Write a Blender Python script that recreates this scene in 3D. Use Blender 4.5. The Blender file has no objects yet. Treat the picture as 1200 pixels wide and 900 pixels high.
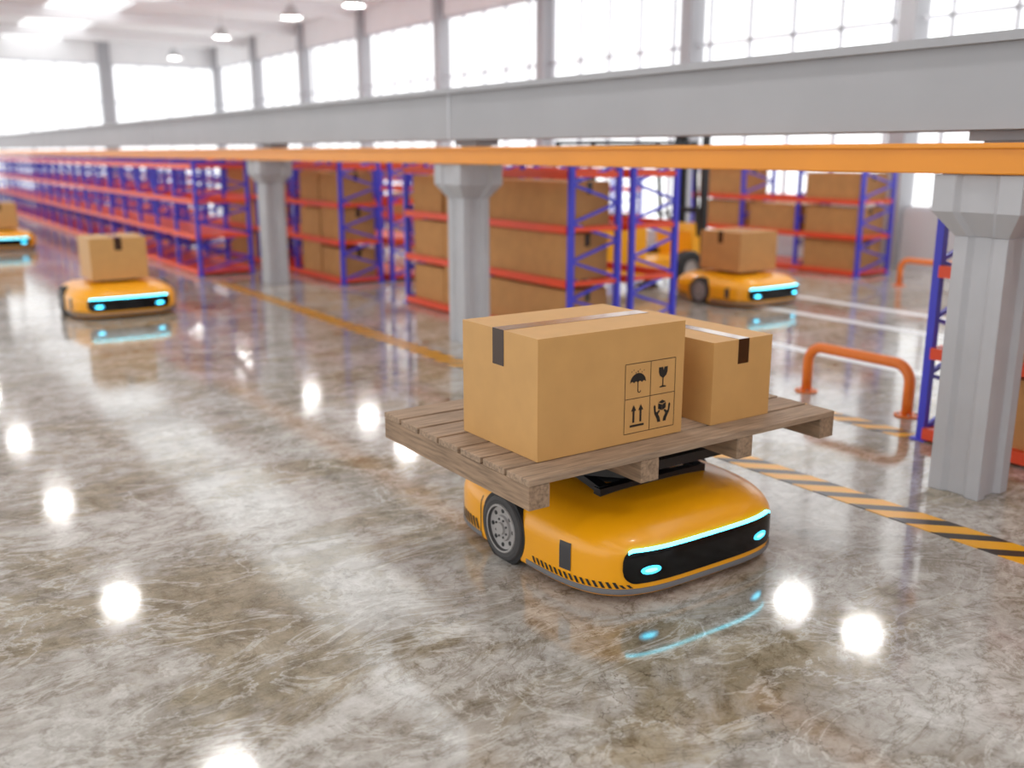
import bpy, math, random, bisect
from mathutils import Vector, Matrix
random.seed(7)
S=1.6
sc=bpy.context.scene
sc.view_settings.view_transform='Standard'
sc.view_settings.look='None'

# ------------------------------------------------------------------ materials
def srgb(r,g,b):
    f=lambda c:(c/255/12.92) if c/255<=0.04045 else ((c/255+0.055)/1.055)**2.4
    return (f(r),f(g),f(b),1)
def mat(name,col,rough=0.5,metal=0.0,emit=None,es=0,coat=0,noise=0,nscale=20,bump=0,spec=0.5,stretch=None):
    m=bpy.data.materials.new(name); m.use_nodes=True
    nt=m.node_tree; b=nt.nodes['Principled BSDF']
    b.inputs['Base Color'].default_value=col
    b.inputs['Roughness'].default_value=rough
    b.inputs['Metallic'].default_value=metal
    b.inputs['Specular IOR Level'].default_value=spec
    b.inputs['Coat Weight'].default_value=coat
    b.inputs['Coat Roughness'].default_value=0.08
    if emit:
        b.inputs['Emission Color'].default_value=emit; b.inputs['Emission Strength'].default_value=es
    if noise or bump:
        tc=nt.nodes.new('ShaderNodeTexCoord'); n=nt.nodes.new('ShaderNodeTexNoise')
        n.inputs['Scale'].default_value=nscale; n.inputs['Detail'].default_value=6
        src=tc.outputs['Object']
        if stretch:
            mp=nt.nodes.new('ShaderNodeMapping'); mp.inputs['Scale'].default_value=stretch
            nt.links.new(src,mp.inputs['Vector']); src=mp.outputs['Vector']
        nt.links.new(src,n.inputs['Vector'])
        if noise:
            r=nt.nodes.new('ShaderNodeValToRGB')
            r.color_ramp.elements[0].position=0.3; r.color_ramp.elements[1].position=0.7
            r.color_ramp.elements[0].color=tuple(c*(1-noise) for c in col[:3])+(1,)
            r.color_ramp.elements[1].color=tuple(min(1,c*(1+noise)) for c in col[:3])+(1,)
            nt.links.new(n.outputs['Fac'],r.inputs['Fac']); nt.links.new(r.outputs['Color'],b.inputs['Base Color'])
        if bump:
            bp=nt.nodes.new('ShaderNodeBump'); bp.inputs['Strength'].default_value=bump; bp.inputs['Distance'].default_value=0.003
            nt.links.new(n.outputs['Fac'],bp.inputs['Height']); nt.links.new(bp.outputs['Normal'],b.inputs['Normal'])
    return m
M={}
M['card']=mat('cardboard',srgb(206,158,96),0.5,noise=0.04,nscale=9,bump=0.04)
M['card2']=mat('cardboard_dark',srgb(198,145,88),0.8,noise=0.07,nscale=7)
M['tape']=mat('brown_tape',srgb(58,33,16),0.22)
M['tapetop']=mat('brown_tape_top_glare',srgb(140,95,45),0.2,coat=0.6)  # same brown tape; glare on its top put into a lighter colour
M['ink']=mat('black_ink',srgb(28,24,20),0.6)
M['wood']=mat('pallet_wood',srgb(160,135,112),0.7,noise=0.34,nscale=6,bump=0.3,stretch=(1.2,14,14))
M['woody']=mat('pallet_wood_lengthwise',srgb(152,126,102),0.72,noise=0.34,nscale=6,bump=0.3,stretch=(14,1.2,14))
M['orange']=mat('robot_yellow_paint',srgb(253,172,8),0.32,coat=0.25,noise=0.02,nscale=3)
M['black']=mat('gloss_black_panel',srgb(5,5,7),0.12,spec=0.35)
M['mblack']=mat('matte_black_metal',srgb(26,27,30),0.45)
M['grey']=mat('grey_band',srgb(118,118,122),0.45)
M['dgrey']=mat('dark_grey_label',srgb(66,64,66),0.5)
M['tyre']=mat('rubber_tyre',srgb(72,70,70),0.7,noise=0.05,nscale=30)
M['hub']=mat('wheel_hub_metal',srgb(178,174,172),0.4,metal=0.2)
M['cyan']=mat('cyan_led',srgb(20,150,190),0.3,emit=(0.05,0.5,0.8,1),es=3.0)
M['cyanw']=mat('cyan_led_core',srgb(90,190,210),0.3,emit=(0.06,0.6,0.80,1),es=9.0)
M['blue']=mat('rack_blue_paint',srgb(70,70,212),0.4,noise=0.03,nscale=4)
M['red']=mat('rack_orange_red_paint',srgb(240,82,44),0.42,noise=0.03,nscale=4)
M['conc']=mat('pillar_grey_paint',srgb(184,184,188),0.55,noise=0.04,nscale=5,bump=0.05)
M['beam']=mat('beam_grey_paint',srgb(170,170,174),0.5,noise=0.03,nscale=2)
M['rail']=mat('rail_orange_paint',srgb(236,150,40),0.4,noise=0.03,nscale=3)
M['barrier']=mat('barrier_orange_paint',srgb(245,130,45),0.38,noise=0.02,nscale=6)
M['white']=mat('wall_white_paint',srgb(244,244,245),0.7,noise=0.02,nscale=2)
M['wallg']=mat('wall_grey_paint',srgb(212,213,218),0.7,noise=0.02,nscale=2)
M['frame']=mat('window_frame_paint',srgb(212,214,220),0.5,noise=0.02,nscale=2)
M['wline']=mat('white_floor_paint',srgb(238,240,242),0.3,noise=0.05,nscale=8)
M['lamp']=mat('lamp_emitter',(1,1,1,1),0.5,emit=(1,0.98,0.95,1),es=55)
M['lampb']=mat('lamp_housing',srgb(200,200,200),0.4,metal=0.3)
M['fork']=mat('forklift_yellow_paint',srgb(255,182,20),0.4,coat=0.2)

def hazard(name,period=0.16):
    m=bpy.data.materials.new(name); m.use_nodes=True; nt=m.node_tree; b=nt.nodes['Principled BSDF']
    g=nt.nodes.new('ShaderNodeNewGeometry'); s=nt.nodes.new('ShaderNodeSeparateXYZ'); nt.links.new(g.outputs['Position'],s.inputs[0])
    a=nt.nodes.new('ShaderNodeMath'); a.operation='ADD'; nt.links.new(s.outputs['X'],a.inputs[0]); nt.links.new(s.outputs['Y'],a.inputs[1])
    d=nt.nodes.new('ShaderNodeMath'); d.operation='DIVIDE'; d.inputs[1].default_value=period; nt.links.new(a.outputs[0],d.inputs[0])
    f=nt.nodes.new('ShaderNodeMath'); f.operation='FRACT'; nt.links.new(d.outputs[0],f.inputs[0])
    t=nt.nodes.new('ShaderNodeMath'); t.operation='GREATER_THAN'; t.inputs[1].default_value=0.58; nt.links.new(f.outputs[0],t.inputs[0])
    mx=nt.nodes.new('ShaderNodeMix'); mx.data_type='RGBA'; mx.inputs[6].default_value=srgb(244,176,36); mx.inputs[7].default_value=srgb(58,54,52)
    nt.links.new(t.outputs[0],mx.inputs[0]); nt.links.new(mx.outputs[2],b.inputs['Base Color'])
    b.inputs['Roughness'].default_value=0.3
    return m
M['haz']=hazard('hazard_stripe_paint',0.21)

def floor_mat():
    m=bpy.data.materials.new('polished_concrete'); m.use_nodes=True; nt=m.node_tree; b=nt.nodes['Principled BSDF']
    N=nt.nodes.new; L=nt.links.new
    tc=N('ShaderNodeTexCoord')
    def noise(scale,detail,dist,rough=0.6,off=None,sc_=None):
        n=N('ShaderNodeTexNoise'); n.inputs['Scale'].default_value=scale; n.inputs['Detail'].default_value=detail
        n.inputs['Distortion'].default_value=dist; n.inputs['Roughness'].default_value=rough
        mp=N('ShaderNodeMapping'); mp.inputs['Location'].default_value=off or (0,0,0); mp.inputs['Scale'].default_value=sc_ or (1,1,1)
        mp.inputs['Rotation'].default_value=(0,0,0.5 if sc_ else 0)
        L(tc.outputs['Object'],mp.inputs['Vector']); L(mp.outputs['Vector'],n.inputs['Vector'])
        return n
    def ramp(src,els):
        r=N('ShaderNodeValToRGB'); cr=r.color_ramp
        while len(cr.elements)<len(els): cr.elements.new(0.5)
        for e,(p,c) in zip(cr.elements,els): e.position=p; e.color=c
        L(src,r.inputs['Fac']); return r
    def mix(f,a,c,mode='MIX'):
        x=N('ShaderNodeMix'); x.data_type='RGBA'; x.blend_type=mode
        if isinstance(f,float): x.inputs[0].default_value=f
        else: L(f,x.inputs[0])
        L(a,x.inputs[6]); L(c,x.inputs[7]); return x.outputs[2]
    n1=noise(1.0,12,0.7,0.66,None,(1,1.6,1))
    base=ramp(n1.outputs['Fac'],[(0.32,srgb(150,142,130)),(0.43,srgb(176,169,160)),(0.53,srgb(194,189,183)),(0.66,srgb(216,213,209))])
    n2=noise(0.62,12,0.8,0.70,(7.3,2.1,0),(1,1.7,1))
    brown=ramp(n2.outputs['Fac'],[(0.50,(0,0,0,1)),(0.56,(1,1,1,1))])
    n2b=noise(3.2,10,0.3,0.75)
    bc=ramp(n2b.outputs['Fac'],[(0.34,srgb(112,98,68)),(0.5,srgb(150,135,104)),(0.66,srgb(194,183,160))])
    mulf=N('ShaderNodeMath'); mulf.operation='MULTIPLY'; mulf.inputs[1].default_value=0.72; L(brown.outputs['Color'],mulf.inputs[0])
    c=mix(mulf.outputs[0],base.outputs['Color'],bc.outputs['Color'])
    n4=noise(1.3,10,1.0,0.68,(3,9,0),(1,1.8,1))
    vein=ramp(n4.outputs['Fac'],[(0.480,(0,0,0,1)),(0.498,(1,1,1,1)),(0.502,(1,1,1,1)),(0.520,(0,0,0,1))])
    vm1=N('ShaderNodeMath'); vm1.operation='MULTIPLY'; vm1.inputs[1].default_value=0.4; L(vein.outputs['Color'],vm1.inputs[0])
    vc=N('ShaderNodeRGB'); vc.outputs[0].default_value=srgb(118,100,70)
    c=mix(vm1.outputs[0],c,vc.outputs[0])
    n5=noise(1.9,10,1.3,0.66,(13,4,0),(1,1.8,1))
    vein2=ramp(n5.outputs['Fac'],[(0.47,(0,0,0,1)),(0.497,(1,1,1,1)),(0.503,(1,1,1,1)),(0.53,(0,0,0,1))])
    vm2=N('ShaderNodeMath'); vm2.operation='MULTIPLY'; vm2.inputs[1].default_value=0.5; L(vein2.outputs['Color'],vm2.inputs[0])
    vc2=N('ShaderNodeRGB'); vc2.outputs[0].default_value=srgb(228,226,222)
    c=mix(vm2.outputs[0],c,vc2.outputs[0])
    n3=noise(11,12,0.4,0.8)
    fine=ramp(n3.outputs['Fac'],[(0.38,srgb(170,162,150)),(0.48,srgb(228,227,224)),(0.6,srgb(255,255,255))])
    c=mix(0.8,c,fine.outputs['Color'],'MULTIPLY')
    v=N('ShaderNodeTexVoronoi'); v.feature='DISTANCE_TO_EDGE'; v.inputs['Scale'].default_value=3.4
    nw=noise(3,6,0); vm=N('ShaderNodeVectorMath'); vm.operation='ADD'
    sv=N('ShaderNodeVectorMath'); sv.operation='SCALE'; sv.inputs['Scale'].default_value=0.5; L(nw.outputs['Color'],sv.inputs[0])
    L(tc.outputs['Object'],vm.inputs[0]); L(sv.outputs[0],vm.inputs[1]); L(vm.outputs[0],v.inputs['Vector'])
    cr=ramp(v.outputs['Distance'],[(0.0,srgb(110,95,70)),(0.012,(1,1,1,1))])
    cm=noise(0.8,3,0,0.5,(1,5,0)); cmr=ramp(cm.outputs['Fac'],[(0.46,(0,0,0,1)),(0.56,(0.6,0.6,0.6,1))])
    c=mix(cmr.outputs['Color'],c,cr.outputs['Color'],'MULTIPLY')
    L(c,b.inputs['Base Color'])
    rr=ramp(n3.outputs['Fac'],[(0.35,(0.07,)*3+(1,)),(0.7,(0.115,)*3+(1,))])
    L(rr.outputs['Color'],b.inputs['Roughness'])
    b.inputs['Specular IOR Level'].default_value=0.9
    return m
M['floor']=floor_mat()

# ------------------------------------------------------------------ mesh builder
class MB:
    def __init__(s): s.v=[];s.f=[];s.m=[];s.sm=[];s.names=[]
    def mi(s,k):
        if k not in s.names: s.names.append(k)
        return s.names.index(k)
    def face(s,pts,k,smooth=False):
        i=len(s.v); s.v+= [tuple(p) for p in pts]; s.f.append(tuple(range(i,i+len(pts)))); s.m.append(s.mi(k)); s.sm.append(smooth)
    def box(s,x0,x1,y0,y1,z0,z1,k):
        i=len(s.v)
        s.v+=[(x0,y0,z0),(x1,y0,z0),(x1,y1,z0),(x0,y1,z0),(x0,y0,z1),(x1,y0,z1),(x1,y1,z1),(x0,y1,z1)]
        for q in [(0,3,2,1),(4,5,6,7),(0,1,5,4),(1,2,6,5),(2,3,7,6),(3,0,4,7)]:
            s.f.append(tuple(i+a for a in q)); s.m.append(s.mi(k)); s.sm.append(False)
    def beam(s,p,q,w,h,k,up=(0,0,1)):
        p=Vector(p);q=Vector(q);d=(q-p).normalized();u=Vector(up)
        if abs(d.dot(u))>0.98: u=Vector((0,1,0))
        r=d.cross(u).normalized()*w/2; t=r.cross(d).normalized()*h/2
        i=len(s.v)
        for c in (p,q):
            for a,b in((-1,-1),(1,-1),(1,1),(-1,1)): s.v.append(tuple(c+r*a+t*b))
        for f in [(0,1,2,3),(7,6,5,4),(0,4,5,1),(1,5,6,2),(2,6,7,3),(3,7,4,0)]:
            s.f.append(tuple(i+a for a in f)); s.m.append(s.mi(k)); s.sm.append(False)
    def loft(s,rings,k,cap0=True,cap1=True,smooth=True,closed=True):
        n=len(rings[0]); i=len(s.v)
        for r in rings: s.v+=[tuple(p) for p in r]
        for a in range(len(rings)-1):
            for b in range(n if closed else n-1):
                c=(b+1)%n
                s.f.append((i+a*n+b,i+a*n+c,i+(a+1)*n+c,i+(a+1)*n+b)); s.m.append(s.mi(k)); s.sm.append(smooth)
        if cap0: s.f.append(tuple(i+b for b in reversed(range(n)))); s.m.append(s.mi(k)); s.sm.append(False)
        if cap1:
            o=i+(len(rings)-1)*n; s.f.append(tuple(o+b for b in range(n))); s.m.append(s.mi(k)); s.sm.append(False)
    def cyl(s,p,q,r,k,n=24,r2=None):
        p=Vector(p);q=Vector(q);d=(q-p).normalized(); u=Vector((0,0,1)) if abs(d.z)<0.9 else Vector((1,0,0))
        a=d.cross(u).normalized(); b=d.cross(a); r2=r if r2 is None else r2
        R=lambda c,rr:[c+a*math.cos(2*math.pi*t/n)*rr+b*math.sin(2*math.pi*t/n)*rr for t in range(n)]
        s.loft([R(p,r),R(q,r2)],k)
    def tube(s,pts,r,k,n=14):
        pts=[Vector(p) for p in pts]; rings=[]; pa=None
        for i,p in enumerate(pts):
            d=((pts[min(i+1,len(pts)-1)]-pts[max(i-1,0)])).normalized()
            if pa is None:
                u=Vector((1,0,0)) if abs(d.x)<0.8 else Vector((0,0,1)); pa=d.cross(u).normalized()
            a=(pa-d*pa.dot(d)).normalized(); pa=a; b=d.cross(a)
            rings.append([p+a*math.cos(2*math.pi*t/n)*r+b*math.sin(2*math.pi*t/n)*r for t in range(n)])
        s.loft(rings,k)
    def revolve(s,c,axis,prof,k,n=40,mats=None):
        c=Vector(c);d=Vector(axis).normalized(); u=Vector((0,0,1)) if abs(d.z)<0.9 else Vector((1,0,0))
        a=d.cross(u).normalized(); b=d.cross(a)
        R=[[c+d*h+a*math.cos(2*math.pi*t/n)*r+b*math.sin(2*math.pi*t/n)*r for t in range(n)] for h,r in prof]
        for i in range(len(R)-1):
            s.loft([R[i],R[i+1]],mats[i] if mats else k,cap0=False,cap1=False)
    def build(s,name,bevel=0,parent=None,seg=2):
        me=bpy.data.meshes.new(name); me.from_pydata(s.v,[],s.f)
        for k in s.names: me.materials.append(M[k])
        me.polygons.foreach_set('material_index',s.m); me.polygons.foreach_set('use_smooth',s.sm); me.update()
        o=bpy.data.objects.new(name,me); sc.collection.objects.link(o)
        if bevel:
            md=o.modifiers.new('bevel','BEVEL'); md.width=bevel; md.segments=seg; md.limit_method='ANGLE'; md.angle_limit=math.radians(40)
        if parent: o.parent=parent
        return o
def empty(name,loc=(0,0,0)):
    e=bpy.data.objects.new(name,None); e.location=loc; e.empty_display_size=0.2; sc.collection.objects.link(e); return e

# ------------------------------------------------------------------ room
XW=7.7*S; YN=24*S; X0=-6*S; Y0=-5*S; ZC=3.4*S
b=MB(); b.box(X0,XW,Y0,YN,-0.2,0,'floor'); fl=b.build('floor')

ZS,ZH=0.50*S,2.95*S; ZL=0.12*S; YL=7.4*S
b=MB()
b.box(XW,XW+0.2,Y0,YL,0,ZS,'wallg'); b.box(XW,XW+0.2,YL,YN,0,ZL,'wallg'); b.box(XW,XW+0.2,Y0,YN,ZH,ZC,'white')
p=5.24*S-2.65*S*5
while p<YN:
    if p>Y0+0.2: b.box(XW-0.14,XW+0.2,p-0.13,p+0.13,0,ZC,'beam')
    p+=2.65*S
b.build('wall_east')
b=MB()
y=Y0
while y<YN:
    b.box(XW+0.05,XW+0.11,y-0.025,y+0.025,ZS if y<YL else ZL,ZH,'frame'); y+=0.55*S
b.box(XW+0.05,XW+0.11,Y0,YL,ZS,ZS+0.06,'frame')
for z in (1.25*S,2.1*S,ZH-0.03): b.box(XW+0.05,XW+0.11,Y0,YN,z-0.025,z+0.025,'frame')
b.build('window_1')
b=MB()
b.box(X0,XW+0.2,YN,YN+0.2,0,ZL,'wallg'); b.box(X0,XW+0.2,YN,YN+0.2,ZH,ZC,'white')
p=X0+1
while p<XW:
    b.box(p-0.2,p+0.2,YN-0.14,YN+0.2,0,ZC,'beam'); p+=2.65*S
b.build('wall_north')
b=MB(); x=X0
while x<XW:
    b.box(x-0.03,x+0.03,YN+0.05,YN+0.11,ZL,ZH,'frame'); x+=0.6*S
for z in (ZL+0.03,1.25*S,2.1*S,ZH-0.03): b.box(X0,XW,YN+0.05,YN+0.11,z-0.03,z+0.03,'frame')
b.build('window_2')
b=MB(); b.box(X0,XW+0.2,Y0-0.2,Y0,0,1.5*S,'wallg'); b.box(X0,XW+0.2,Y0-0.2,Y0,2.9*S,ZC,'white')  # unseen wall, added to cut light on the front faces
p=X0+0.3
while p<XW+0.2: b.box(p-0.2,p+0.2,Y0-0.2,Y0+.1,0,ZC,'beam'); p+=2.65*S
b.build('added_wall_south')
b=MB()
for (a,c) in ((X0,-1.4*S),(-0.4*S,3.2*S),(4.4*S,XW+0.2)):
    b.box(a,c,Y0,YN+0.2,ZC,ZC+0.15,'white')
b.build('ceiling')
b=MB(); y=Y0+1
while y<YN:
    b.box(X0,XW,y-0.1,y+0.1,ZC-0.3,ZC-0.001,'white'); y+=2.9*S
b.build('trim_1')

# ------------------------------------------------------------------ pillars, beam, rail
def pillar(x,y):
    b=MB(); w=0.08*S; g=0.024
    def sec(z,w,g):
        q=w*0.5
        return [(x-w,y-w,z),(x-q,y-w,z),(x-q+g,y-w+g,z),(x+q-g,y-w+g,z),(x+q,y-w,z),(x+w,y-w,z),(x+w,y-q,z),(x+w-g,y-q+g,z),(x+w-g,y+q-g,z),(x+w,y+q,z),
                (x+w,y+w,z),(x+q,y+w,z),(x+q-g,y+w-g,z),(x-q+g,y+w-g,z),(x-q,y+w,z),(x-w,y+w,z),(x-w,y+q,z),(x-w+g,y+q-g,z),(x-w+g,y-q+g,z),(x-w,y-q,z)]
    b.loft([sec(0,w,g),sec(0.765*S,w,g)],'conc',smooth=False)
    W=0.13*S
    b.loft([sec(0.765*S,w,g),sec(0.835*S,W,g),sec(0.938*S,W,g)],'conc',smooth=False)
    b.box(x+0.0*S,x+0.1*S,y-0.07*S,y+0.07*S,0.938*S,1.06*S,'conc')
    b.box(x-0.02,x+0.12*S,y-0.11*S,y+0.11*S,1.03*S,1.06*S,'conc')
    return b.build('support_pillar',bevel=0.004)
for py in (1.51,4.38,7.26): pillar(2.71*S,py*S)
b=MB(); b.box(2.6*S,2.9*S,-3*S,YN,1.06*S,1.30*S,'beam')
for yy in (4.38,10.1,16): b.box(2.595*S,2.6*S,yy*S-0.01,yy*S+0.01,1.06*S,1.3*S,'frame')
b.box(2.57*S,2.93*S,-3*S,YN,1.285*S,1.31*S,'beam')
b.build('concrete_beam')
b=MB(); b.box(2.57*S,2.63*S,-3*S,22*S,0.94*S,1.02*S,'rail'); b.box(2.56*S,2.66*S,-3*S,22*S,1.008*S,1.024*S,'rail'); b.build('crane_rail',bevel=0.006)

# ------------------------------------------------------------------ floor markings
def line(name,x0,x1,y0,y1,k):
    b=MB(); b.box(x0*S,x1*S,y0*S,y1*S,0.0,0.0025,k); return b.build(name)
line('hazard_floor_stripe',2.305,2.415,-2,7.6,'haz')
line('hazard_floor_stripe',3.03,3.12,1.95,3.4,'haz')
for x in (4.0,4.93,5.5): line('white_floor_line',x-0.045,x+0.045,1.5,6.4,'wline')

# ------------------------------------------------------------------ barriers
def barrier(x,y0,y1,h):
    b=MB(); r=0.034; R=0.11; pts=[(x,y0,0.01)]
    for i in range(9):
        a=math.pi-math.pi/2*i/8; pts.append((x,y0+R+R*math.cos(a),h-R+R*math.sin(a)))
    for i in range(9):
        a=math.pi/2-math.pi/2*i/8; pts.append((x,y1-R+R*math.cos(a),h-R+R*math.sin(a)))
    pts.append((x,y1,0.01)); b.tube(pts,r,'barrier',18)
    for yy in (y0,y1):
        b.cyl((x,yy,0),(x,yy,0.012),0.075,'barrier',24)
        for k in range(4):
            a=math.pi/4+k*math.pi/2; b.cyl((x+.055*math.cos(a),yy+.055*math.sin(a),.012),(x+.055*math.cos(a),yy+.055*math.sin(a),.02),.008,'hub',8)
    b.build('safety_barrier')
barrier(3.305*S,2.117*S,2.6*S,0.20*S)
barrier(6.6*S,3.9*S,4.4*S,0.20*S)

# ------------------------------------------------------------------ cardboard boxes
def cbox(b,x0,x1,y0,y1,z0,z1,axis,k='card',tw=0.072,drop=0.3,tt='tapetop'):
    b.box(x0,x1,y0,y1,z0,z1,k); e=0.0012; h=(z1-z0)*drop
    if axis=='x':
        c=(y0+y1)/2
        b.box(x0-e,x1+e,c-tw/2,c+tw/2,z1,z1+e,tt)
        b.box(x0-e,x0,c-tw/2,c+tw/2,z1-h,z1+e,'tape'); b.box(x1,x1+e,c-tw/2,c+tw/2,z1-h,z1+e,'tape')
    else:
        c=(x0+x1)/2
        b.box(c-tw/2,c+tw/2,y0-e,y1+e,z1,z1+e,tt)
        b.box(c-tw/2,c+tw/2,y0-e,y0,z1-h,z1+e,'tape'); b.box(c-tw/2,c+tw/2,y1,y1+e,z1-h,z1+e,'tape')

PT=0.352*S+0.001
bx0,bx1,by0,by1,bz1=1.15*S,1.572*S,1.59*S,1.89*S,0.621*S
b=MB(); cbox(b,bx0,bx1,by0,by1,PT,bz1,'x')
big=b.build('cardboard_box',bevel=0.003)
b=MB(); cbox(b,1.665*S,1.87*S,1.585*S,2.05*S,PT,0.557*S,'y',tw=0.06)
b.build('cardboard_box',bevel=0.003)
b=MB(); Yp=by0-0.0012
LX0,LX1,LZ0,LZ1=1.392*S,1.545*S,0.374*S,0.537*S
def P(pts): b.face([(x,Yp,z) for x,z in pts],'ink')
def L2(x0,z0,x1,z1,w=0.0022):
    dx,dz=x1-x0,z1-z0; l=math.hypot(dx,dz); nx,nz=-dz/l*w/2,dx/l*w/2
    P([(x0+nx,z0+nz),(x0-nx,z0-nz),(x1-nx,z1-nz),(x1+nx,z1+nz)])
def PL(pts,w):
    for a,c in zip(pts[:-1],pts[1:]): L2(a[0],a[1],c[0],c[1],w)
mx,mz=(LX0+LX1)/2,(LZ0+LZ1)/2
for x in (LX0,mx,LX1): L2(x,LZ0,x,LZ1)
for z in (LZ0,mz,LZ1): L2(LX0,z,LX1,z)
cw=(LX1-LX0)/2; ch=(LZ1-LZ0)/2
def cell(i,j): return LX0+cw*(i+.5), LZ0+ch*(j+.5)
cx,cz=cell(0,1); cz-=0.008; r=0.038
for sgm in range(4):
    xa,xb=cx-r+2*r*sgm/4,cx-r+2*r*(sgm+1)/4
    pts=[(cx+r*math.cos(math.pi-math.pi*t/16),cz+r*0.95*math.sin(math.pi-math.pi*t/16)) for t in range(sgm*4,sgm*4+5)]
    low=[(xb-(xb-xa)*t/6,cz+0.006*math.sin(math.pi*t/6)) for t in range(7)]
    P(pts+low)
L2(cx,cz+r,cx,cz+r+0.006,0.003); L2(cx,cz+0.01,cx,cz-0.03,0.0035)
PL([(cx+0.007-0.007*math.cos(t*math.pi/8),cz-0.03-0.007*math.sin(t*math.pi/8)) for t in range(9)],0.0035)
for k in range(7):
    xx=cx-0.03+0.0098*k; zz=cz+0.046+0.006*math.sin(k*2.1)
    L2(xx,zz,xx-0.002,zz-0.005,0.0025)
cx,cz=cell(1,1)
P([(cx-0.022,cz+0.036),(cx-0.0215,cz+0.018),(cx-0.016,cz+0.004),(cx-0.006,cz-0.003),(cx-0.0025,cz-0.006),(cx-0.0025,cz-0.034),(cx-0.016,cz-0.037),(cx-0.016,cz-0.041),
   (cx+0.016,cz-0.041),(cx+0.016,cz-0.037),(cx+0.0025,cz-0.034),(cx+0.0025,cz-0.006),(cx+0.006,cz-0.003),(cx+0.016,cz+0.004),(cx+0.0215,cz+0.018),(cx+0.022,cz+0.036),(cx+0.006,cz+0.036),(cx+0.002,cz+0.024),(cx-0.002,cz+0.036)])
cx,cz=cell(0,0)
for s_ in (-1,1):
    ax=cx+s_*0.017
    P([(ax-0.0045,cz-0.026),(ax+0.0045,cz-0.026),(ax+0.0045,cz+0.018),(ax+0.0125,cz+0.018),(ax,cz+0.04),(ax-0.0125,cz+0.018),(ax-0.0045,cz+0.018)])
P([(cx-0.034,cz-0.042),(cx+0.034,cz-0.042),(cx+0.034,cz-0.034),(cx-0.034,cz-0.034)])
cx,cz=cell(1,0)
for s_ in (-1,1):
    P([(cx+s_*a,cz+c) for a,c in [(0.006,-0.042),(0.021,-0.042),(0.024,-0.03),(0.037,-0.008),(0.042,0.02),(0.037,0.026),(0.032,0.02),(0.03,0.0),(0.026,-0.004),(0.014,0.004),(0.009,-0.0),(0.018,-0.012),(0.009,-0.026)]])
for q in ([(-0.019,0.03),(0,0.023),(0,0.001),(-0.019,0.008)],[(0.019,0.03),(0.019,0.008),(0.001,0.001),(0.001,0.023)],[(-0.018,0.033),(0,0.041),(0.018,0.033),(0,0.026)]):
    P([(cx+a,cz+c) for a,c in q])
sy=b.build('shipping_symbols',parent=big)

# ------------------------------------------------------------------ pallet
px0,px1,py0,py1=1.07*S,2.035*S,1.506*S,2.15*S
b=MB(); nb=7; gap=0.016; bw=(py1-py0-gap*(nb-1))/nb; top=0.352*S; dt=0.024
for i in range(nb):
    y=py0+i*(bw+gap); b.box(px0+random.uniform(-.003,.003),px1+random.uniform(-.003,.003),y,y+bw,top-dt,top,'wood')
sw=0.085; sh=0.084
PB=top-dt-sh
for i in range(4):
    x=px0+i*(px1-px0-sw)/3; b.box(x,x+sw,py0+0.002,py1-0.002,PB,top-dt-0.0005,'woody')
b.build('wooden_pallet',bevel=0.003)

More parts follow.
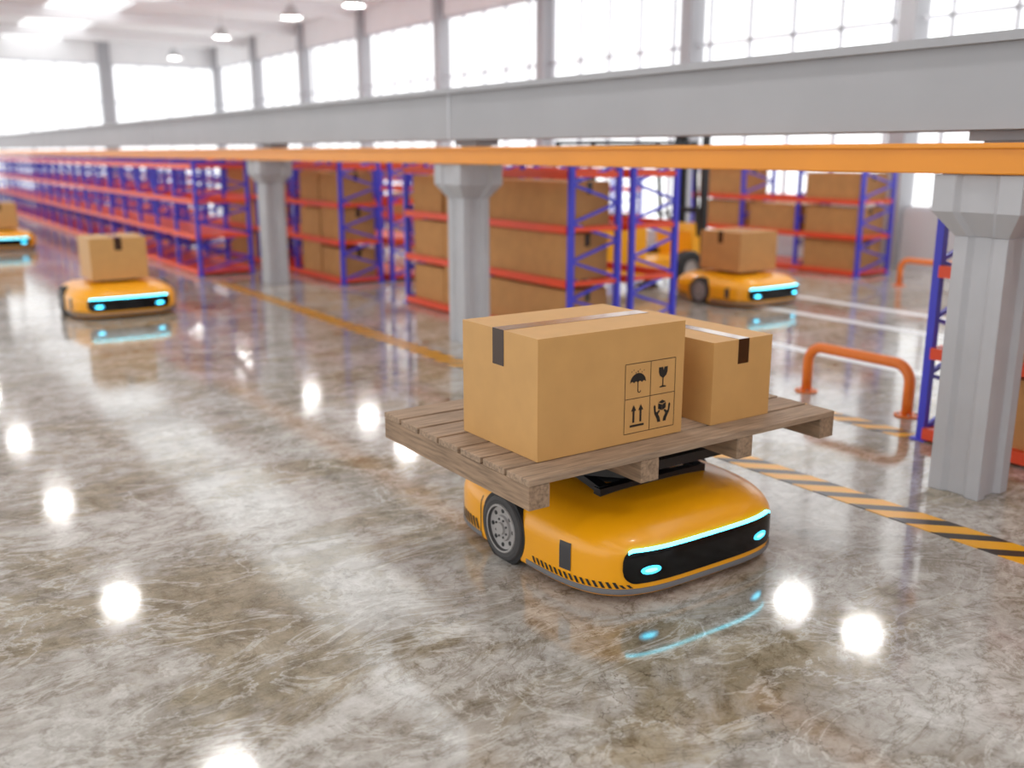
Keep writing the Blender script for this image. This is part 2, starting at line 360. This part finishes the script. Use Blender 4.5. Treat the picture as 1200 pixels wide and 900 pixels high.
# ------------------------------------------------------------------ robot
def robot(cx,cy,lift):
    """robot facing -Y; lift = z of carried load underside"""
    a_,b_,n_=0.515,0.575,4.0
    raw=[]
    for i in range(1440):
        t=-math.pi/2-2*math.pi*i/1440
        c,s=math.cos(t),math.sin(t)
        x=a_*math.copysign(abs(c)**(2/n_),c); y=b_*math.copysign(abs(s)**(2/n_),s)
        raw.append((x,y))
    cum=[0]; NR=len(raw)
    for i in range(NR):
        p,q=raw[i],raw[(i+1)%NR]; cum.append(cum[-1]+math.hypot(p[0]-q[0],p[1]-q[1]))
    Ltot=cum[-1]
    def per(s):
        s=s%Ltot; i=min(bisect.bisect_right(cum,s)-1,NR-1); f=(s-cum[i])/(cum[i+1]-cum[i]); p,q=raw[i],raw[(i+1)%NR]
        return p[0]+(q[0]-p[0])*f,p[1]+(q[1]-p[1])*f
    def s_at(y0,sgn=1):
        lo,hi=0.3,Ltot/2-0.3
        for _ in range(40):
            m=(lo+hi)/2
            if per(m)[1]<y0: lo=m
            else: hi=m
        return sgn*lo
    z0,zt,D=0.175,0.306,0.17
    CR=0.026       # crown of the hood
    def inset(z):
        if z<0.05: return 0.022*((0.05-z)/0.028)**2
        if z<z0: return 0
        u=min(1,(z-z0)/(zt-z0)); return D*(1-math.sqrt(max(0,1-u*u)))
    def surf(s,z,off=0.0):
        x,y=per(s); k=1-(inset(z)-off)/0.5; return (cx+x*k,cy+y*k,z)
    e=empty('delivery_robot',(cx,cy,0))
    def fin(b,nm,bev=0):
        o=b.build(nm,bevel=bev); o.parent=e; o.matrix_parent_inverse=Matrix.Translation((-cx,-cy,0)); return o
    NS=240
    b=MB()
    zs=[0.022,0.028,0.035,0.043,0.05,0.09,0.13,0.175]+[z0+(zt-z0)*math.sin(math.pi/2*k/14) for k in range(1,14)]
    rings=[[surf(Ltot*i/NS,z) for i in range(NS)] for z in zs]
    last=rings[-1]; zl=zs[-1]
    for k in range(1,13):
        f=1-k/12*0.92; rings.append([(cx+(p[0]-cx)*f,cy+(p[1]-cy)*f,zl+(zt+CR-zl)*math.sin(math.pi/2*(k/12)**0.8)) for p in last])
    b.loft(rings,'orange'); fin(b,'body_shell')
    def patch(b,s0,s1,lo,hi,off,k,n=60,skew=0):
        g=[]
        for i in range(n+1):
            s=s0+(s1-s0)*i/n; l,h=lo(s),hi(s)
            g.append([surf(s+skew*(j/8),l+(h-l)*j/8,off) for j in range(9)])
        b.loft(g,k,cap0=False,cap1=False,closed=False)
        for j in (0,8):
            sk=skew*(j/8)
            b.loft([[surf(s0+(s1-s0)*i/n+sk,lo(s0+(s1-s0)*i/n) if j==0 else hi(s0+(s1-s0)*i/n),-0.002) for i in range(n+1)],[g[i][j] for i in range(n+1)]],k,False,False,closed=False)
    PS=0.395; pz0,pz1=0.082,0.21
    def rr(s,h,half,rad):
        d=abs(s)-(half-rad)
        if d<=0: return h
        return h-rad+math.sqrt(max(0,rad*rad-d*d))
    zc=(pz0+pz1)/2; hh=(pz1-pz0)/2
    b=MB(); patch(b,-PS,PS,lambda s:zc-rr(s,hh,PS,0.055),lambda s:zc+rr(s,hh,PS,0.045),0.004,'black',160); fin(b,'front_display')
    b=MB()
    PL_=PS-0.02
    patch(b,-PL_,PL_,lambda s:zc+rr(s,hh,PS,0.045)-0.007,lambda s:zc+rr(s,hh,PS,0.045)+0.002,0.0065,'cyanw',140)
    for es in (-0.285,0.285):
        for rx,rz,o,k in ((0.042,0.016,0.006,'cyan'),(0.026,0.007,0.0075,'cyanw')):
            patch(b,es-rx,es+rx,lambda s:0.130-rz*math.sqrt(max(0,1-((s-es)/rx)**2)),lambda s:0.130+rz*math.sqrt(max(0,1-((s-es)/rx)**2)),o,k,24)
    fin(b,'led_lights')
    WY=0.056
    swh=s_at(WY)
    b=MB()
    half=swh-0.16
    patch(b,-half,half,lambda s:0.040,lambda s:0.062,0.003,'grey',200)
    r0=swh+0.16; patch(b,r0,Ltot-r0,lambda s:0.040,lambda s:0.062,0.003,'grey',160)
    fin(b,'bumper_band')
    b=MB()
    for sgn in (1,-1):
        for k in range(18):
            s=sgn*(0.36+0.0255*k); patch(b,s-0.006,s+0.006,lambda s:0.066,lambda s:0.066+(0.012 if k<2 else 0.022),0.0025,'mblack',2,skew=0.014*sgn)
        for k in range(9):
            s=sgn*(swh+0.19+0.028*k); patch(b,s-0.007,s+0.007,lambda s:0.068,lambda s:0.108,0.0025,'mblack',2,skew=0.02*sgn)
        s=s_at(-0.33,sgn); patch(b,s-0.028,s+0.028,lambda s:0.100,lambda s:0.205,0.0025,'dgrey',4)
        s=sgn*(swh+0.17); patch(b,s-0.003,s+0.003,lambda s:0.05,lambda s:0.22,0.0015,'mblack',2)
    fin(b,'body_decals')
    b=MB()
    for sg in (-1,1):
        c=(cx+sg*0.457,cy+WY,0.136); ax=(sg,0,0)
        b.revolve(c,ax,[(0.0,0.150),(0.060,0.150),(0.0605,0.128)],'mblack',n=56)
        b.revolve(c,ax,[(0.0,0.10),(0.0,0.130),(0.058,0.135),(0.068,0.130),(0.073,0.116),(0.070,0.100)],'tyre',n=56)
        b.revolve(c,ax,[(0.070,0.100),(0.075,0.098),(0.075,0.091),(0.062,0.087),(0.058,0.054),(0.068,0.050),(0.068,0.026),(0.078,0.024),(0.080,0.0)],'hub',n=56,
                  mats=['hub','hub','tyre','hub','hub','hub','hub','hub'])
        for k in range(8):
            a=k*math.pi/4; yy=c[1]+0.071*math.cos(a); zz=c[2]+0.071*math.sin(a)
            b.cyl((c[0]+sg*0.05,yy,zz),(c[0]+sg*0.0625,yy,zz),0.009,'mblack',12)
            yy=c[1]+0.038*math.cos(a+.4); zz=c[2]+0.038*math.sin(a+.4)
            b.cyl((c[0]+sg*0.06,yy,zz),(c[0]+sg*0.072,yy,zz),0.005,'dgrey',8)
    fin(b,'wheels')
    b=MB()
    for dx in (-.3,.3):
        for dy in (-.36,.36):
            b.cyl((cx+dx-.012,cy+dy,0.024),(cx+dx+.012,cy+dy,0.024),0.024,'mblack',16)
    fin(b,'casters')
    b=MB(); zt2=zt+CR
    if lift>0.40:
        b.cyl((cx,cy,0.30),(cx,cy,zt2+0.012),0.24,'mblack',48)
        b.cyl((cx,cy,0.30),(cx,cy,lift-0.03),0.10,'mblack',32)
        for sx in (-1,1):
            b.beam((cx+sx*0.25,cy-0.24,zt2+0.002),(cx+sx*0.25,cy+0.2,lift-0.04),0.045,0.028,'mblack')
            b.beam((cx+sx*0.19,cy+0.24,zt2+0.002),(cx+sx*0.19,cy-0.2,lift-0.04),0.045,0.028,'mblack')
        b.box(cx-0.28,cx+0.28,cy-0.26,cy-0.22,0.30,zt2+0.012,'mblack')
        b.box(cx-0.28,cx+0.28,cy+0.22,cy+0.26,0.30,zt2+0.012,'mblack')
        P8=[(-.36,-.26),(-.26,-.37),(.26,-.37),(.36,-.26),(.36,.26),(.26,.37),(-.26,.37),(-.36,.26)]
        b.loft([[(cx+p[0],cy+p[1],z) for p in P8] for z in (lift-0.038,lift-0.001)],'mblack',smooth=False)
    else:
        b.cyl((cx,cy,0.30),(cx,cy,lift-0.001),0.22,'mblack',48)
    fin(b,'lift_platform')
    return e
robot(1.575*S,1.84*S,PB)
LB=0.352
for (rx,ry,ax,wx,wy,h) in ((1.37,6.55,'y',.34,.34,.26),(5.02,4.6,'x',.36,.36,.26),(1.3,11.55,'y',.34,.34,.26)):
    robot(rx*S,ry*S,LB)
    b=MB(); cbox(b,(rx-wx/2)*S,(rx+wx/2)*S,(ry-wy/2)*S,(ry+wy/2)*S,LB,LB+h*S,ax,'card2' if rx>4 else 'card',0.07)
    b.build('cardboard_box',bevel=0.004)

# ------------------------------------------------------------------ racks
LV=[0.03,0.32,0.605,0.885]
def rack(x0,x1,y0,y1,bays,ztop=0.95,levels=LV,deck=(0,1,2,3)):
    b=MB(); x0*=S;x1*=S;y0*=S;y1*=S; zt=ztop*S; w=0.045
    step=(y1-y0)/bays
    for i in range(bays+1):
        y=y0+i*step
        for x in (x0,x1):
            b.box(x-w/2,x+w/2,y-w/2,y+w/2,0,zt,'blue'); b.box(x-w,x+w,y-w,y+w,0,0.01,'blue')
        z=0.06; k=0; hstep=0.16
        while z+hstep<zt:
            a,c=(x0,x1) if k%2==0 else (x1,x0)
            b.beam((a,y,z),(c,y,z+hstep),0.022,0.022,'blue'); z+=hstep; k+=1
        for z in (0.06,zt-0.03): b.beam((x0,y,z),(x1,y,z),0.025,0.025,'blue')
    for li,l in enumerate(levels):
        z=l*S
        for x in (x0-0.02,x1+0.02):
            b.box(x-0.018,x+0.018,y0+w/2,y1-w/2,z-0.035,z+0.03,'red')
        if li in deck:
            b.box(x0,x1,y0+.03,y1-.03,z+0.012,z+0.02,'red')
        for i in range(bays+1):
            y=y0+i*step; b.beam((x0,y,z),(x1,y,z),0.03,0.04,'red')
    return b.build('storage_rack')
def stock(rk,x0,x1,y0,y1,bays,fill,axis='y',levels=LV,k='card2'):
    b=MB(); step=(y1-y0)/bays
    for i in range(bays):
        for li,l in enumerate(levels):
            f=fill(i,li)
            if not f: continue
            n=f if isinstance(f,int) else 1
            m=0.045; aa=y0+i*step+m; bb=y0+(i+1)*step-m; ww=(bb-aa)/n
            for j in range(n):
                h=random.uniform(0.215,0.245) if li<3 else random.uniform(.2,.26)
                g=random.uniform(0.004,0.02)
                cbox(b,(x0+0.02+random.uniform(0,.01))*S,(x1-0.02)*S,(aa+ww*j+g)*S,(aa+ww*(j+1)-g)*S,l*S+0.0205,(l+0.013+h)*S,axis,k,0.06,0.28)
    if b.v: b.build('cardboard_boxes',parent=rk)
rk=rack(2.35,2.78,8.0,21.5,22,ztop=0.93,deck=(0,1))
rk=rack(3.1,3.42,11.2,21.2,12,ztop=0.93,deck=(0,))
rk=rack(3.1,3.42,6.85,10.5,4,deck=(0,1)); stock(rk,3.1,3.42,6.85,10.5,4,lambda i,l: 2 if (i==0 and l<3) or (l<3 and i==2 and random.random()<.8) else 0)
rk=rack(3.52,3.84,6.85,10.5,4,deck=(0,1)); stock(rk,3.52,3.84,6.85,10.5,4,lambda i,l: 2 if l<3 and i in(1,3) and random.random()<.7 else 0)
rk=rack(3.1,3.42,4.0,5.8,2,deck=(0,)); stock(rk,3.1,3.42,4.0,5.8,2,lambda i,l: 0 if l>2 else (1 if i==0 else 2))
rk=rack(3.52,3.84,4.0,5.8,2,deck=()); stock(rk,3.52,3.84,4.0,5.8,2,lambda i,l: 1 if (l==2 and i==1) else 0)
rk=rack(3.07,3.40,-0.8,1.9,3); stock(rk,3.07,3.40,-0.8,1.72,3,lambda i,l: 2 if l<3 else 0)
rk=rack(6.75,7.15,4.9,6.8,3,ztop=1.0,deck=(0,1)); stock(rk,6.75,7.15,4.9,6.8,3,lambda i,l: [[1,1,1,0],[0,1,0,0],[0,1,1,0]][i][l])
rk=rack(6.75,7.15,8.0,15.2,8,ztop=1.0,deck=(0,)); stock(rk,6.75,7.15,8.0,15.2,8,lambda i,l: 1 if l<3 and random.random()<.3 else 0)
rk=rack(5.0,5.35,8.2,15.0,8,ztop=.95,deck=(0,)); stock(rk,5.0,5.35,8.2,15.0,8,lambda i,l: 1 if l<3 and random.random()<.3 else 0)
rk=rack(4.3,4.6,12,20,9,ztop=.95,deck=(0,))

# ------------------------------------------------------------------ forklift (faces +X)
def forklift(ox,oy,q=0.95):
    b=MB(); W=0.36
    T=lambda x,y,z:(ox+x+(q if x>=0.6 else q*0.6 if x>=0.40 else 0),oy+y,z)
    def prism(prof,y0,y1,k): b.loft([[T(x,y0,z) for x,z in prof],[T(x,y1,z) for x,z in prof]],k,smooth=False)
    prism([(0,0.16),(0.02,0.70),(0.10,0.82),(0.42,0.84),(0.50,0.72),(0.50,0.16)],-W,W,'fork')
    prism([(0.50,0.14),(0.50,0.36),(0.95,0.36),(0.98,0.26),(0.98,0.14)],-W,W,'fork')
    prism([(0.92,0.30),(0.88,0.66),(0.94,0.76),(1.02,0.66),(1.04,0.26)],-W+.04,W-.04,'fork')
    b.box(ox+.45,ox+.90,oy-.2,oy+.2,.842,.90,'mblack'); b.beam((ox+.47,oy,.9),(ox+.36,oy,1.27),.4,.07,'mblack',up=(0,1,0))
    b.cyl(T(0.90,0,0.70),T(0.74,0,0.92),0.018,'mblack',10)
    pts=[T(0.74+0.10*math.cos(a)*0.8,0.14*math.sin(a),0.92+0.10*math.cos(a)*0.6) for a in [2*math.pi*i/20 for i in range(21)]]
    b.tube(pts,0.012,'mblack',8)
    o2=ox+q
    for sy_ in (-1,1):
        y=sy_*(W-.04)
        b.beam(T(0.10,y,0.75),T(0.28,y,1.70),0.035,0.045,'mblack'); b.beam(T(0.98,y,0.6),T(0.86,y,1.70),0.035,0.045,'mblack')
        b.beam(T(0.24,y,1.70),T(0.90,y,1.70),0.045,0.045,'mblack')
        b.revolve(T(0.26,sy_*(W-.08),0.17),(0,sy_,0),[(0,.05),(0,.16),(.02,.17),(.10,.17),(.12,.15),(.12,.10),(.10,.09),(.10,0)],'tyre',n=32,mats=['tyre']*5+['hub']*2)
        b.revolve(T(0.80,sy_*(W-.08),0.22),(0,sy_,0),[(0,.05),(0,.21),(.02,.22),(.12,.22),(.14,.20),(.14,.11),(.12,.10),(.12,0)],'mblack',n=32,mats=['mblack']*5+['hub']*2)
        b.box(o2+1.10,o2+1.18,oy+sy_*0.24-.035,oy+sy_*0.24+.035,0.06,1.95,'mblack')
        b.box(o2+1.18,o2+1.24,oy+sy_*0.19-.03,oy+sy_*0.19+.03,0.08,1.85,'mblack')
        b.box(o2+1.27,o2+1.31,oy+sy_*0.16-.05,oy+sy_*0.16+.05,0.05,0.55,'mblack')
        b.box(o2+1.27,o2+1.80,oy+sy_*0.16-.05,oy+sy_*0.16+.05,0.045,0.08,'mblack')
    for k in range(10): b.beam((ox+.32+.155*k,oy-W+.04,1.71),(ox+.32+.155*k,oy+W-.04,1.71),0.025,0.02,'mblack')
    for z in (0.12,0.9,1.45,1.93): b.box(o2+1.10,o2+1.17,oy-.24,oy+.24,z-.03,z+.03,'mblack')
    for z in (0.2,0.48): b.box(o2+1.23,o2+1.27,oy-.3,oy+.3,z-.03,z+.03,'mblack')
    b.box(o2+1.02,o2+1.12,oy-.12,oy+.12,0.14,0.4,'mblack')
    b.cyl((ox+0.9,oy-.28,0.82),(ox+0.9,oy-.28,0.92),0.045,'rail',16)
    b.build('forklift',bevel=0.008)
forklift(4.12*S,5.5*S)

# ------------------------------------------------------------------ lamps
def lamp(x,y,z):
    b=MB(); R=0.24
    b.revolve((x,y,z),(0,0,1),[(0.03,R),(0.0,R+.02),(0.02,R+.03),(0.20,0.14),(0.30,0.10),(0.30,0.0)],'lampb',n=32)
    b.loft([[(x+R*math.cos(2*math.pi*t/32),y+R*math.sin(2*math.pi*t/32),z+q) for t in range(32)] for q in (0.03,0.04)],'lamp')
    b.cyl((x,y,z+.3),(x,y,ZC-0.002),0.01,'lampb',8)
    b.build('high_bay_lamp')
for y in (-.4,2.6,5.65,8.72,11.78,14.86,17.9,20.9): lamp(1.6*S,y*S,3.0*S)
for x,y in ((6.7,4.5),(6.7,5.25),(6.2,8.1),(6.0,11.4),(6.3,13.2),(6.05,14.9),(6.0,18.1),(6.4,22.6)): lamp(x*S,y*S,3.0*S)
for y in (-1,3.5,8): lamp(-3*S,y*S,3.0*S)  # extra row out of view, added only for its light

# ------------------------------------------------------------------ world
w=bpy.data.worlds.new('overcast_sky'); sc.world=w; w.use_nodes=True
bg=w.node_tree.nodes['Background']; bg.inputs[0].default_value=(0.98,0.99,1.0,1); bg.inputs[1].default_value=1.8
sc.cycles.max_bounces=6; sc.cycles.diffuse_bounces=4; sc.cycles.glossy_bounces=3

# ------------------------------------------------------------------ camera
cam=bpy.data.cameras.new('camera'); co=bpy.data.objects.new('camera',cam); sc.collection.objects.link(co)
co.location=(0,0,S); co.rotation_euler=(math.radians(90-13.58),0,math.radians(-34.3))
cam.sensor_width=36; cam.lens=33.78; cam.clip_end=200
cam.dof.use_dof=True; cam.dof.focus_distance=3.3; cam.dof.aperture_fstop=1.2
sc.camera=co
